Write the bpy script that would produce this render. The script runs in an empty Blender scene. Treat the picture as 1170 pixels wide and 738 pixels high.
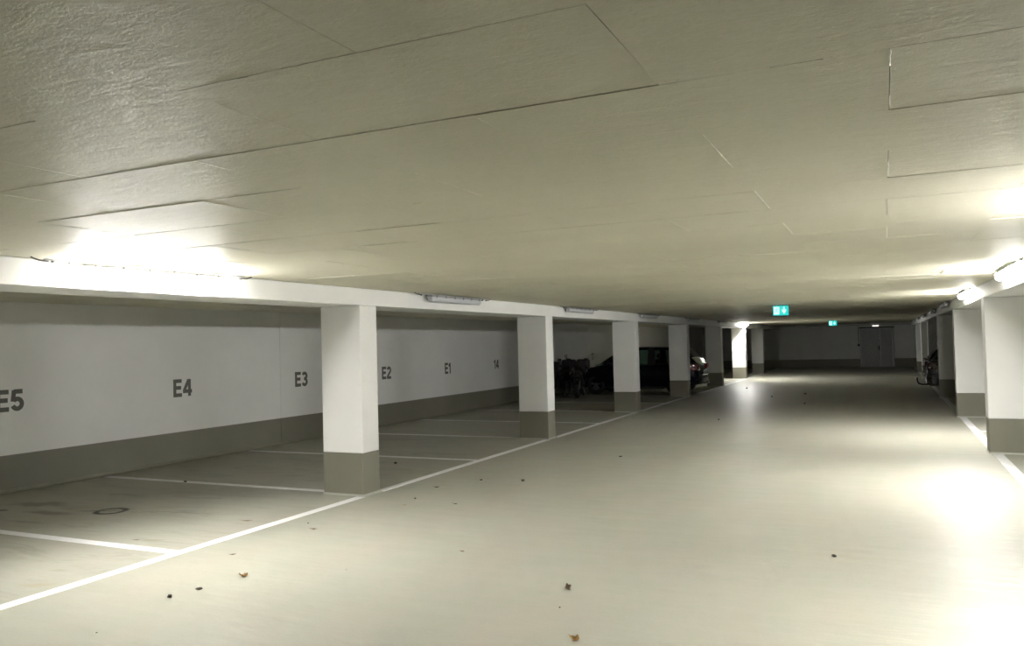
import bpy, bmesh, math, random
from mathutils import Vector, Matrix
random.seed(11)
PI = math.pi
C = bpy.context.scene.collection

# ---------------------------------------------------------------- helpers
def obj(name, bm, mats, parent=None, smooth=False, loc=None):
    me = bpy.data.meshes.new(name)
    bmesh.ops.recalc_face_normals(bm, faces=bm.faces[:])
    bm.to_mesh(me); bm.free()
    if not isinstance(mats, (list, tuple)): mats = [mats]
    for m in mats: me.materials.append(m)
    if smooth:
        for p in me.polygons: p.use_smooth = True
        try: me.set_sharp_from_angle(angle=math.radians(38))
        except Exception: pass
    o = bpy.data.objects.new(name, me); C.objects.link(o)
    if parent: o.parent = parent
    if loc: o.location = loc
    return o

def thing(name, label, cat, loc=(0, 0, 0), rotz=0, group=None):
    o = bpy.data.objects.new(name, None); C.objects.link(o)
    o.empty_display_size = .1
    o.location = loc; o.rotation_euler = (0, 0, rotz)
    o['label'] = label; o['category'] = cat
    if group: o['group'] = group
    return o

def tag(o, label, cat, group=None):
    o['label'] = label; o['category'] = cat
    if group: o['group'] = group
    return o

def struct(o):
    o['kind'] = 'structure'; return o

def bx(bm, x0, x1, y0, y1, z0, z1, mi=0, bevel=0, seg=1):
    vs = [bm.verts.new((x, y, z)) for x in (x0, x1) for y in (y0, y1) for z in (z0, z1)]
    F = [(0, 1, 3, 2), (4, 6, 7, 5), (0, 4, 5, 1), (2, 3, 7, 6), (0, 2, 6, 4), (1, 5, 7, 3)]
    fs = []
    for f in F:
        q = bm.faces.new([vs[i] for i in f]); q.material_index = mi; fs.append(q)
    if bevel:
        es = set(e for f in fs for e in f.edges)
        r = bmesh.ops.bevel(bm, geom=list(es), offset=bevel, segments=seg, affect='EDGES', profile=.5)
        for f in r['faces']: f.material_index = mi
    return fs

def quad(bm, pts, mi=0):
    f = bm.faces.new([bm.verts.new(p) for p in pts]); f.material_index = mi; return f

def cyl(bm, p0, p1, r0, r1=None, n=16, mi=0, caps=True):
    if r1 is None: r1 = r0
    p0 = Vector(p0); p1 = Vector(p1); d = (p1 - p0).normalized()
    a = d.orthogonal().normalized(); b = d.cross(a)
    A = [bm.verts.new(p0 + (a * math.cos(t) + b * math.sin(t)) * r0) for t in [2 * PI * i / n for i in range(n)]]
    B = [bm.verts.new(p1 + (a * math.cos(t) + b * math.sin(t)) * r1) for t in [2 * PI * i / n for i in range(n)]]
    for i in range(n):
        f = bm.faces.new([A[i], A[(i + 1) % n], B[(i + 1) % n], B[i]]); f.material_index = mi
    if caps:
        f = bm.faces.new(A[::-1]); f.material_index = mi
        f = bm.faces.new(B); f.material_index = mi

def tube(bm, pts, r, n=10, mi=0):
    pts = [Vector(p) for p in pts]; rings = []
    ref = None
    for i, p in enumerate(pts):
        d = (pts[min(i + 1, len(pts) - 1)] - pts[max(i - 1, 0)]).normalized()
        if ref is None: ref = d.orthogonal().normalized()
        a = (ref - d * ref.dot(d)).normalized(); ref = a; b = d.cross(a)
        rr = r[i] if isinstance(r, (list, tuple)) else r
        rings.append([bm.verts.new(p + (a * math.cos(2 * PI * k / n) + b * math.sin(2 * PI * k / n)) * rr) for k in range(n)])
    for A, B in zip(rings, rings[1:]):
        for i in range(n):
            f = bm.faces.new([A[i], A[(i + 1) % n], B[(i + 1) % n], B[i]]); f.material_index = mi
    bm.faces.new(rings[0][::-1]).material_index = mi; bm.faces.new(rings[-1]).material_index = mi

def lathe(bm, prof, n=32, axis='y', mi=0, center=(0, 0, 0)):
    """prof: list of (radius, offset along axis)."""
    rings = []
    c = Vector(center)
    for r, h in prof:
        R = []
        for k in range(n):
            t = 2 * PI * k / n
            v = (r * math.cos(t), h, r * math.sin(t)) if axis == 'y' else (r * math.cos(t), r * math.sin(t), h)
            R.append(bm.verts.new(c + Vector(v)))
        rings.append(R)
    for A, B in zip(rings, rings[1:]):
        for i in range(n):
            f = bm.faces.new([A[i], A[(i + 1) % n], B[(i + 1) % n], B[i]]); f.material_index = mi

def loft(bm, secs, mi=0, cap=True, closed=True):
    rings = [[bm.verts.new(p) for p in s] for s in secs]
    n = len(rings[0])
    for A, B in zip(rings, rings[1:]):
        for i in range(n if closed else n - 1):
            f = bm.faces.new([A[i], A[(i + 1) % n], B[(i + 1) % n], B[i]]); f.material_index = mi
    if cap:
        bm.faces.new(rings[0][::-1]).material_index = mi; bm.faces.new(rings[-1]).material_index = mi

def prism(bm, pts2, y0, y1, mi=0):
    """polygon given in (x, z), extruded in y."""
    A = [bm.verts.new((x, y0, z)) for x, z in pts2]; B = [bm.verts.new((x, y1, z)) for x, z in pts2]
    n = len(A)
    bm.faces.new(A).material_index = mi; bm.faces.new(B[::-1]).material_index = mi
    for i in range(n):
        bm.faces.new([A[i], B[i], B[(i + 1) % n], A[(i + 1) % n]]).material_index = mi

def NB(): return bmesh.new()

# ---------------------------------------------------------------- materials
class N:
    def __init__(s, name):
        s.m = bpy.data.materials.new(name); s.m.use_nodes = True
        s.t = s.m.node_tree; s.b = s.t.nodes['Principled BSDF']; s.out = s.t.nodes['Material Output']
    def n(s, typ, **kw):
        x = s.t.nodes.new(typ)
        for k, v in kw.items(): setattr(x, k, v)
        return x
    def l(s, a, b): s.t.links.new(a, b)
    def coord(s, scale=(1, 1, 1), rot=(0, 0, 0), loc=(0, 0, 0)):
        c = s.n('ShaderNodeTexCoord'); m = s.n('ShaderNodeMapping')
        m.inputs['Scale'].default_value = scale; m.inputs['Rotation'].default_value = rot; m.inputs['Location'].default_value = loc
        s.l(c.outputs['Object'], m.inputs['Vector']); return m.outputs['Vector']
    def noise(s, vec, scale, detail=4, rough=.55, dist=0):
        x = s.n('ShaderNodeTexNoise'); x.inputs['Scale'].default_value = scale; x.inputs['Detail'].default_value = detail
        x.inputs['Roughness'].default_value = rough; x.inputs['Distortion'].default_value = dist
        s.l(vec, x.inputs['Vector']); return x.outputs['Fac']
    def ramp(s, fac, stops):
        r = s.n('ShaderNodeValToRGB'); e = r.color_ramp.elements
        while len(e) < len(stops): e.new(.5)
        for i, (p, c) in enumerate(stops):
            e[i].position = p; e[i].color = (c[0], c[1], c[2], 1) if not isinstance(c, (int, float)) else (c, c, c, 1)
        s.l(fac, r.inputs['Fac']); return r.outputs['Color']
    def mix(s, fac, a, b, mode='MIX'):
        x = s.n('ShaderNodeMix', data_type='RGBA', blend_type=mode)
        for i, v in ((0, fac), (6, a), (7, b)):
            if isinstance(v, (int, float)): x.inputs[i].default_value = v
            elif isinstance(v, (tuple, list)): x.inputs[i].default_value = (v[0], v[1], v[2], 1)
            else: s.l(v, x.inputs[i])
        return x.outputs[2]
    def math(s, op, a, b=None, c=None, clamp=False):
        x = s.n('ShaderNodeMath', operation=op, use_clamp=clamp)
        for i, v in enumerate((a, b, c)):
            if v is None: continue
            if isinstance(v, (int, float)): x.inputs[i].default_value = v
            else: s.l(v, x.inputs[i])
        return x.outputs[0]
    def bump(s, h, strength, dist, prev=None):
        b = s.n('ShaderNodeBump'); b.inputs['Strength'].default_value = strength; b.inputs['Distance'].default_value = dist
        s.l(h, b.inputs['Height'])
        if prev is not None: s.l(prev, b.inputs['Normal'])
        return b.outputs['Normal']
    def set(s, **kw):
        for k, v in kw.items():
            k = {'base': 'Base Color', 'rough': 'Roughness', 'metal': 'Metallic', 'normal': 'Normal', 'spec': 'Specular IOR Level',
                 'coat': 'Coat Weight', 'emit': 'Emission Color', 'power': 'Emission Strength', 'trans': 'Transmission Weight', 'ior': 'IOR', 'alpha': 'Alpha', 'sheen': 'Sheen Weight'}[k]
            i = s.b.inputs[k]
            if isinstance(v, (int, float)): i.default_value = v
            elif isinstance(v, (tuple, list)): i.default_value = (v[0], v[1], v[2], 1)
            else: s.l(v, i)
        return s.m

def simple(name, col, rough=.5, metal=0, var=.12, scale=30, bump=0, **kw):
    s = N(name); v = s.coord()
    f = s.noise(v, scale, 4)
    lo = tuple(c * (1 - var) for c in col); hi = tuple(min(1, c * (1 + var)) for c in col)
    s.set(base=s.ramp(f, [(.3, lo), (.7, hi)]), rough=rough, metal=metal, **kw)
    if bump: s.set(normal=s.bump(f, bump, .002))
    return s.m

FLOOR_A, FLOOR_B = (.335, .34, .282), (.395, .395, .33)
def make_floor():
    s = N('epoxy_floor'); v = s.coord()
    big = s.noise(v, .35, 5, .6); mid = s.noise(s.coord((1.0, .35, 1)), 2.2, 5, .6, .6)
    fine = s.noise(v, 60, 3)
    col = s.ramp(big, [(.3, FLOOR_A), (.7, FLOOR_B)])
    col = s.mix(s.math('MULTIPLY', s.ramp(mid, [(.42, 0), (.7, 1)]), .42), col, (.405, .355, .30))
    col = s.mix(s.math('MULTIPLY', s.ramp(s.noise(s.coord(loc=(9, 3, 0)), 1.1, 6, .65), [(.55, 0), (.75, 1)]), .25), col, (.28, .31, .265))
    col = s.mix(.08, col, fine, 'OVERLAY')
    # dirt left by parked tyres inside the bays on the left (x -9.6 .. -6)
    sep = s.n('ShaderNodeSeparateXYZ'); s.l(v, sep.inputs[0])
    inbay = s.math('LESS_THAN', sep.outputs[0], -5.5)
    dirt = s.ramp(s.noise(s.coord((.5, 1.6, 1), loc=(4, 0, 0)), 1.6, 8, .7, .8), [(.52, 0), (.72, 1)])
    col = s.mix(s.math('MULTIPLY', s.math('MULTIPLY', dirt, inbay), .7), col, (.22, .2, .15))
    # ring of old oil about 0.3 m across and a few smears
    def spot(cx, cy, rx, ry, ang=0, wob=.42):
        m = s.n('ShaderNodeMapping'); m.vector_type = 'TEXTURE'
        m.inputs['Location'].default_value = (cx, cy, 0); m.inputs['Rotation'].default_value = (0, 0, ang); m.inputs['Scale'].default_value = (rx, ry, 1)
        w = s.n('ShaderNodeVectorMath', operation='ADD')
        nz = s.n('ShaderNodeTexNoise'); nz.inputs['Scale'].default_value = 9 if wob < .2 else 5; nz.inputs['Detail'].default_value = 5; s.l(v, nz.inputs['Vector'])
        ce = s.n('ShaderNodeVectorMath', operation='SUBTRACT'); ce.inputs[1].default_value = (.5, .5, .5); s.l(nz.outputs['Color'], ce.inputs[0])
        sc = s.n('ShaderNodeVectorMath', operation='SCALE'); sc.inputs['Scale'].default_value = wob * (rx + ry)
        s.l(ce.outputs[0], sc.inputs[0]); s.l(v, w.inputs[0]); s.l(sc.outputs[0], w.inputs[1])
        s.l(w.outputs[0], m.inputs['Vector'])
        L = s.n('ShaderNodeVectorMath', operation='LENGTH'); s.l(m.outputs[0], L.inputs[0]); return L.outputs['Value']
    d = spot(-7.565, 6.015, .165, .165, 0, .1)
    ring = s.ramp(s.math('ABSOLUTE', s.math('SUBTRACT', d, .88)), [(.10, 1), (.26, 0)])
    col = s.mix(s.math('MULTIPLY', ring, .98), col, (.006, .006, .005))
    for cx, cy, rx, ry, an, k, c in [(-5.99, 5.21, .11, .045, .35, .34, (.27, .24, .16)), (-6.2, 5.42, .22, .03, .3, .22, (.3, .26, .17)),
                                     (-5.68, 3.89, .17, .07, .5, .28, (.36, .28, .17)), (-5.89, 4.22, .10, .05, .3, .25, (.27, .24, .17)), (-6.11, 4.45, .18, .03, .4, .2, (.28, .25, .18)),
                                     (-8.76, 6.02, .45, .16, .2, .5, (.14, .12, .09)), (-8.16, 5.72, .40, .10, .1, .45, (.13, .11, .08)), (-8.82, 5.65, .10, .06, .1, .6, (.05, .045, .04)),
                                     (-7.7, 5.98, .35, .05, .3, .45, (.08, .07, .05)), (-7.96, 5.34, .30, .05, .1, .3, (.16, .14, .1)), (-8.26, 6.79, .35, .04, .1, .35, (.14, .13, .1)),
                                     (-7.2, 6.9, .5, .05, .1, .25, (.2, .19, .15)), (-6.8, 6.2, .8, .05, .2, .25, (.2, .18, .13)), (-5.75, 5.98, .08, .02, .1, .3, (.3, .2, .1))]:
        q = s.ramp(spot(cx, cy, rx, ry, an), [(.45, 1), (1.25, 0)])
        col = s.mix(s.math('MULTIPLY', q, min(.85, k * 1.45)), col, c)
    # hairline scratches
    wv = s.n('ShaderNodeTexVoronoi', feature='DISTANCE_TO_EDGE'); wv.inputs['Scale'].default_value = .5
    s.l(s.coord((1, .25, 1), loc=(3, 3, 0)), wv.inputs['Vector'])
    r = s.ramp(s.noise(s.coord((.5, 2.5, 1)), 3.0, 6, .7), [(.3, .36), (.75, .52)])
    n1 = s.bump(s.noise(s.coord((.35, 1.3, 1)), 5.5, 4, .55), .6, .012)
    n2 = s.bump(fine, .15, .0012, n1)
    return s.set(base=col, rough=r, normal=n2, spec=.16)

def make_ceiling(tint=1.0, name='painted_board'):
    s = N(name); v = s.coord()
    fib = s.noise(s.coord((1, 1.6, 1)), 45, 6, .62, 1.2)
    wave = s.noise(s.coord((1, 2.4, 1), rot=(0, 0, .2)), 5.5, 5, .6, .5)
    big = s.noise(v, .7, 3)
    col = s.ramp(big, [(.3, (.58 * tint, .555 * tint, .445 * tint)), (.7, (.66 * tint, .635 * tint, .52 * tint))])
    col = s.mix(.22, col, s.ramp(fib, [(.3, .3), (.7, .7)]), 'OVERLAY')
    n1 = s.bump(wave, .34, .010)
    n2 = s.bump(fib, .38, .004, n1)
    r = s.ramp(s.noise(v, 14, 4), [(.3, .46), (.7, .6)])
    return s.set(base=col, rough=r, normal=n2, spec=.14)

def make_wall(name, a, b, rough=.6):
    s = N(name); v = s.coord()
    f = s.noise(v, 1.3, 5, .6); g = s.noise(v, 70, 3)
    col = s.ramp(f, [(.3, a), (.7, b)])
    sp = s.ramp(s.noise(s.coord(loc=(5, 5, 1)), 9, 6, .7), [(.70, 0), (.78, 1)])
    col = s.mix(s.math('MULTIPLY', sp, .18), col, (.3, .3, .27))
    return s.set(base=col, rough=rough, normal=s.bump(g, .2, .0015, s.bump(f, .1, .01)))

M = {}
M['floor'] = make_floor()
M['ceiling'] = make_ceiling(1.07)
M['joint'] = simple('joint_shadow_gap', (.12, .11, .085), .8)
M['filler'] = simple('pale_joint_filler', (.58, .57, .49), .5, var=.1, scale=90)
M['white'] = make_wall('white_wall_paint', (.77, .77, .755), (.82, .82, .805))
M['grey'] = make_wall('grey_base_paint', (.178, .172, .132), (.208, .2, .156), .5)
M['cove'] = make_wall('cove_paint', (.34, .34, .29), (.40, .40, .34), .45)
M['line'] = simple('white_line_paint', (.84, .84, .85), .5, var=.06, scale=25)
M['number'] = simple('dark_grey_number_paint', (.115, .115, .10), .6, var=.15, scale=40)
M['steel'] = simple('galvanised_steel', (.42, .42, .41), .4, .9)
M['housing'] = simple('grey_lamp_housing', (.28, .28, .27), .5)
M['clip'] = simple('dark_clip', (.10, .10, .09), .5)
M['off'] = simple('milky_diffuser_off', (.56, .57, .60), .3, var=.06, scale=80)
def emitter(name, col, power, base=(.8, .8, .8)):
    s = N(name); f = s.noise(s.coord(), 20, 2)
    return s.set(base=base, emit=s.ramp(f, [(.2, tuple(c * .97 for c in col)), (.8, col)]), power=power, rough=.4)
M['lit'] = emitter('lit_diffuser', (1.0, .985, .96), 33)
M['lit_left'] = emitter('softer_lit_diffuser', (1.0, .985, .96), 26)
M['lit_weak'] = emitter('weaker_lit_diffuser', (1.0, .985, .96), 22)
M['green_lit'] = emitter('green_backlit_panel', (.01, .52, .48), .11, (.0, .16, .14))
M['white_lit'] = emitter('white_backlit_panel', (.5, 1.0, .97), .15, (.3, .5, .48))
M['small_lit'] = emitter('small_lit_lamp', (1, .97, .9), .12)
M['sign_case'] = simple('sign_case', (.03, .07, .07), .4)
M['door'] = simple('grey_door_paint', (.42, .43, .43), .45, scale=8)
M['door_frame'] = simple('grey_door_frame', (.5, .5, .5), .4)
M['black'] = simple('black_plastic', (.012, .012, .013), .45)
M['rubber'] = simple('tyre_rubber', (.013, .013, .013), .75)
M['chrome'] = simple('chrome', (.75, .75, .76), .12, 1, var=.03)
M['alloy'] = simple('alloy_rim', (.33, .33, .34), .3, .9, var=.05)
M['seat'] = simple('dark_seat_fabric', (.02, .02, .022), .8)
M['carblue'] = simple('dark_blue_car_paint', (.003, .004, .009), .3, 0, var=.1, spec=.15, coat=.06)
M['cargrey'] = simple('dark_grey_car_paint', (.03, .032, .035), .25, .3, var=.08, coat=1.0)
M['scooter'] = simple('black_scooter_paint', (.008, .008, .010), .25, .1, coat=.8)
M['red'] = simple('red_lamp_glass', (.07, .004, .004), .12, var=.2, coat=1.0)
M['brightred'] = simple('bright_red_lamp_glass', (.24, .012, .016), .12, var=.2, coat=1.0)
M['clearlamp'] = simple('clear_lamp_glass', (.55, .57, .6), .1, .5, coat=1.0)
M['dimlamp'] = simple('smoked_lamp_glass', (.03, .03, .032), .12, .2)
M['plate'] = simple('white_number_plate', (.7, .7, .68), .4)
def make_glass(name, tint):
    s = N(name)
    tr = s.n('ShaderNodeBsdfTransparent'); tr.inputs['Color'].default_value = tint + (1,)
    gl = s.n('ShaderNodeBsdfGlossy'); gl.inputs['Roughness'].default_value = .03
    fr = s.n('ShaderNodeFresnel'); fr.inputs['IOR'].default_value = 1.5
    mx = s.n('ShaderNodeMixShader'); s.l(fr.outputs[0], mx.inputs[0]); s.l(tr.outputs[0], mx.inputs[1]); s.l(gl.outputs[0], mx.inputs[2])
    s.l(mx.outputs[0], s.out.inputs['Surface']); return s.m
M['glass'] = make_glass('tinted_car_glass', (.38, .52, .48))
M['privacy'] = make_glass('dark_tinted_car_glass', (.05, .055, .06))
def make_leaf(name, a, b, c):
    s = N(name); v = s.coord(); f = s.noise(v, 55, 5, .6)
    return s.set(base=s.ramp(f, [(.25, a), (.5, b), (.75, c)]), rough=.6, normal=s.bump(s.noise(v, 120, 3), .4, .001))
M['leaf_tan'] = make_leaf('tan_dry_leaf', (.16, .09, .03), (.36, .20, .06), (.5, .32, .1))
M['leaf_brown'] = make_leaf('grey_brown_dry_leaf', (.12, .08, .045), (.2, .14, .08), (.3, .2, .11))
M['leaf_gold'] = make_leaf('golden_dry_leaf', (.05, .03, .01), (.42, .23, .03), (.5, .3, .06))
M['dark_bit'] = simple('dark_litter', (.035, .028, .018), .8, var=.4, scale=120)

# ---------------------------------------------------------------- dimensions (metres; camera stands at x = 0, y = 0)
XL, XR = -5.39, 1.256          # faces of the two pillar rows towards the aisle
PD, PW = .555, .322            # pillar size across / along the aisle
YL0, YR0, PITCH = 7.54, 12.88, 5.5
ZB, ZC = 2.16, 2.357           # beam underside, ceiling
XWL, XWR = -9.82, 5.7
YN, YF = -7.6, 48.0
CAM_Z = 1.6625
SOUT = .12                     # wall thickness outwards

# ---------------------------------------------------------------- floor, ceiling, walls
b = NB(); bx(b, XWL - SOUT, XWR + SOUT, YN - SOUT, YF + SOUT, -.12, 0); struct(obj('floor', b, M['floor']))

b = NB()
bx(b, XWL - SOUT, XWR + SOUT, YN - SOUT, YF + SOUT, ZC + .022, ZC + .14, 1)
rowh, plen = .588, 1.137
j = 0
y = 1.545 - rowh * 16
rr = random.Random(5)
beads = []
while y < YF:
    y1 = y + rowh
    odd = (j % 2)
    x = .035 - plen * 9 if odd else .035 - plen * 9.5
    while x < XWR:
        x1 = x + plen
        ya, yb = max(y, YN), min(y1, YF); xa, xb = max(x, XWL), min(x1, XWR)
        if yb > ya + .02 and xb > xa + .02:
            g = .0007 + .0022 * rr.random() ** 1.6
            gx = .0005 + .0014 * rr.random() ** 1.6
            zo = rr.gauss(0, .0007)
            t1, t2 = rr.gauss(0, .0006), rr.gauss(0, .0006)
            zs = [ZC + zo + sx * t1 + sy * t2 for sx, sy in ((-1, -1), (1, -1), (1, 1), (-1, 1))]
            P = [(xa + gx, ya + g), (xb - gx, ya + g), (xb - gx, yb - g), (xa + gx, yb - g)]
            lo = [b.verts.new((P[k][0], P[k][1], zs[k])) for k in range(4)]
            hi = [b.verts.new((P[k][0], P[k][1], ZC + .024)) for k in range(4)]
            b.faces.new(lo[::-1])
            for k in range(4): b.faces.new([lo[k], lo[(k + 1) % 4], hi[(k + 1) % 4], hi[k]])
            beads.append((x, ya, yb))
        x = x1
    y = y1; j += 1
def bead(p, q, w):
    """broken smear of pale filler along a joint from p to q"""
    p, q = Vector((*p, ZC)), Vector((*q, ZC)); d = (q - p); L = d.length; d.normalize(); nn = Vector((-d.y, d.x, 0))
    n = max(6, int(L / .025)); prev = None; on = rr.random() < .7
    for i in range(n + 1):
        if rr.random() < .12: on = not on; prev = None
        if not on: prev = None; continue
        c = p + d * (L * i / n) + nn * rr.gauss(0, .0008); ww = w * rr.uniform(.35, 1.2)
        cur = [b.verts.new(c - nn * ww), b.verts.new(c - Vector((0, 0, .0022 * rr.uniform(.5, 1)))), b.verts.new(c + nn * ww)]
        if prev:
            for k in range(2): b.faces.new([prev[k], prev[k + 1], cur[k + 1], cur[k]]).material_index = 2
        prev = cur
for x, ya, yb in beads:
    if -4.8 < x < 1.2 and 1 < ya < 14:
        if rr.random() < .75: bead((x, ya + .01), (x, yb - .01), rr.uniform(.0014, .0032))
        if rr.random() < .4: bead((x + rr.uniform(0, .3), ya), (x + rr.uniform(.5, 1.1), ya), rr.uniform(.001, .002))
struct(obj('ceiling', b, [M['ceiling'], M['joint'], M['filler']]))

def wall_along_y(name, xin, sgn, y0, y1, joints, zs):
    """wall whose inner face is x = xin, the room lying on side sgn; painted in two colours; open vertical joints."""
    b = NB(); back = xin - sgn * SOUT
    ys = [y0] + [q for q in joints] + [y1]
    for a, c in zip(ys, ys[1:]):
        a2 = a + (.004 if a != y0 else 0); c2 = c - (.004 if c != y1 else 0)
        X0, X1 = sorted((xin, xin - sgn * .03))
        bx(b, X0, X1, a2, c2, zs, ZC + .02, 0)
        bx(b, X0, X1, a2, c2, 0, zs, 1)
    X0, X1 = sorted((xin - sgn * .02, back))
    bx(b, X0, X1, y0, y1, 0, ZC + .02, 2)
    return struct(obj(name, b, [M['white'], M['grey'], M['joint']]))
def wall_along_x(name, yin, sgn, x0, x1, zs, openings=()):
    b = NB(); Y0, Y1 = sorted((yin, yin - sgn * SOUT))
    xs = [x0]
    for o0, o1, oz in openings: xs += [o0, o1]
    xs.append(x1)
    for k in range(0, len(xs), 2):
        bx(b, xs[k], xs[k + 1], Y0, Y1, zs, ZC + .02, 0); bx(b, xs[k], xs[k + 1], Y0, Y1, 0, zs, 1)
    for o0, o1, oz in openings: bx(b, o0, o1, Y0, Y1, oz, ZC + .02, 0)
    return struct(obj(name, b, [M['white'], M['grey']]))
wall_along_y('wall_left', XWL, 1, YN, YF, [-5.2, 11.29 , 27.8, 44.3], .468)
wall_along_y('wall_right', XWR, -1, YN, YF, [11.29, 27.8], .468)
DX0, DX1, DZ = -1.27, .42, 2.12
wall_along_x('wall_far', YF, -1, XWL, XWR, .45, [(DX0, DX1, DZ)])
wall_along_x('wall_near', YN, 1, XWL, XWR, .45)

# rounded cove where the coated floor turns up the walls
def cove_bm(x, sgn, y0, y1):
    b = NB()
    prof = [(0, 0), (.05, 0), (.03, .008), (.014, .022), (.006, .045), (0, .05)]
    secs = [[(x + sgn * px, yy, pz) for px, pz in prof] for yy in (y0, y1)]
    loft(b, secs); return b
struct(obj('baseboard_left', cove_bm(XWL, 1, YN, YF), M['grey']))
struct(obj('baseboard_right', cove_bm(XWR, -1, YN, YF), M['grey']))

# door in the far wall
d = bpy.data.objects.new('door_1', None); C.objects.link(d); d.location = ((DX0 + DX1) / 2, YF, 0); struct(d)
hw = (DX1 - DX0) / 2
b = NB()
for s in (-1, 1):
    X = sorted((s * hw, s * (hw - .07))); bx(b, X[0], X[1], -.03, .1, 0, DZ, bevel=.004)
bx(b, -hw, hw, -.03, .1, DZ - .07, DZ, bevel=.004)
obj('door_frame', b, M['door_frame'], d)
seam = .17
for n_, xa, xb in (('door_leaf', -hw + .075, seam - .003), ('door_leaf', seam + .003, hw - .075)):
    b = NB(); bx(b, xa, xb, .0, .05, .02, DZ - .075, bevel=.006)
    bx(b, xa + .001, xa + .025, -.012, .0, .02, DZ - .076)
    lf = obj(n_, b, M['door'], d)
    if xa < 0:
        b = NB(); bx(b, xb - .09, xb - .04, -.012, 0, .92, 1.16, bevel=.004)
        cyl(b, (xb - .065, -.05, 1.06), (xb - .065, 0, 1.06), .011); cyl(b, (xb - .065, -.05, 1.06), (xb - .19, -.05, 1.06), .011)
        obj('door_handle', b, M['black'], lf)
b = NB(); bx(b, -hw + .05, hw - .05, -.05, .06, 0, .018, bevel=.004); obj('door_threshold', b, M['steel'], d)
b = NB(); bx(b, -hw - .02, hw + .03, -.075, -.031, DZ + .0, DZ + .055, bevel=.004); obj('door_closer_rail', b, M['black'], d)

# ---------------------------------------------------------------- pillars and beams
def pillar(x0, y0, label, zs):
    t = thing('concrete_pillar', label, 'pillar', (x0 + PD / 2, y0 + PW / 2, 0), 0, 'white concrete pillars along the aisle')
    b = NB(); bx(b, -PD / 2, PD / 2, -PW / 2, PW / 2, zs, ZB, bevel=.010, seg=2); obj('shaft', b, M['white'], t)
    b = NB(); bx(b, -PD / 2, PD / 2, -PW / 2, PW / 2, 0, zs, bevel=.010, seg=2); obj('base_band', b, M['grey'], t)['label'] = 'grey painted foot of the pillar'
    b = NB()
    prof = [(.012, 0), (.010, .006), (.004, .012), (0, .022)]
    secs = [[(sx * (PD / 2 + o), sy * (PW / 2 + o), z) for sx, sy in ((-1, -1), (1, -1), (1, 1), (-1, 1))] for o, z in prof]
    loft(b, secs, cap=False); obj('floor_cove', b, M['cove'], t)
    return t
LL = ['nearest white pillar on the left, between wall numbers E3 and E2',
      'second white pillar on the left, just right of wall number 14',
      'third white pillar on the left, in front of the dark hatchback',
      'fourth white pillar on the left, hiding the rear door of the hatchback',
      'fifth pillar on the left, in shade right behind the hatchback tail lamps',
      'sixth pillar on the left, brightly lit by the only far lamp that is on',
      'farthest pillar on the left, dim, beyond the brightly lit one']
for i in range(7): pillar(XL - PD, YL0 + PITCH * i, LL[i], .484)
RL = ['nearest white pillar on the right, cut by the edge of the picture',
      'second white pillar on the right, beneath the second lit lamp',
      'third pillar on the right, shaded, in front of the dark estate car',
      'fourth pillar on the right, seen just behind the rear slope of the estate car',
      'fifth pillar on the right, narrow and pale beyond the estate car',
      'farthest pillar on the right, closest to the grey door']
for i in range(6): pillar(XR, YR0 + PITCH * i, RL[i], .484)
pillar(XR, YR0 - PITCH, 'white pillar on the right beside the camera, outside the picture', .484)
pillar(XL - PD, YL0 - PITCH, 'white pillar on the left beside the camera, outside the picture', .484)

for nm, xa, xb, lab in (('concrete_beam', XL - .60, XL, 'long white downstand beam resting on the left row of pillars'),
                        ('concrete_beam', XR, XR + .60, 'long white downstand beam resting on the right row of pillars')):
    b = NB(); bx(b, xa, xb, YN, YF, ZB, ZC - .003, bevel=.008, seg=2)
    tag(obj(nm, b, M['white']), lab, 'beam')

# ---------------------------------------------------------------- painted lines
LT = .0015
def line(x0, x1, y0, y1, label, group=None, name='parking_line'):
    b = NB(); n = max(2, int(max(x1 - x0, y1 - y0) / .25)); r = random.Random(int((x0 + 20) * 100 + y0 * 7))
    along_x = (x1 - x0) > (y1 - y0)
    prev = None
    for i in range(n + 1):
        t = i / n; j0, j1 = r.gauss(0, .0012), r.gauss(0, .0012)
        if along_x: pts = [(x0 + (x1 - x0) * t, y0 + j0, 0), (x0 + (x1 - x0) * t, y0 + j0, LT), (x0 + (x1 - x0) * t, y1 + j1, LT), (x0 + (x1 - x0) * t, y1 + j1, 0)]
        else: pts = [(x0 + j0, y0 + (y1 - y0) * t, 0), (x0 + j0, y0 + (y1 - y0) * t, LT), (x1 + j1, y0 + (y1 - y0) * t, LT), (x1 + j1, y0 + (y1 - y0) * t, 0)]
        cur = [b.verts.new(q) for q in pts]
        if prev:
            for k in range(3): b.faces.new([prev[k], prev[k + 1], cur[k + 1], cur[k]])
        prev = cur
    return tag(obj(name, b, M['line']), label, 'floor marking', group)
gapy = [YL0 + PITCH * k for k in range(-1, 7)]
ys = [-7.0] + [q for g in gapy for q in (g - .02, g + PW + .02)] + [YF - 1]
segs_l = ['outside the picture behind the camera', 'running from the lower left corner to the nearest left pillar', 'between the first and second left pillars',
          'between the second and third left pillars', 'between the third and fourth left pillars', 'between the fourth and fifth left pillars, by the hatchback',
          'between the fifth and sixth left pillars', 'between the two farthest left pillars', 'past the farthest left pillar']
for k in range(0, len(ys), 2):
    line(-5.47, -5.355, ys[k], ys[k + 1], 'left white edge line ' + segs_l[k // 2], 'edge lines along the left bays')
gapy = [YR0 + PITCH * k for k in range(-1, 6)]
ys = [-7.0] + [q for g in gapy for q in (g - .02, g + PW + .02)] + [YF - 1]
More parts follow.
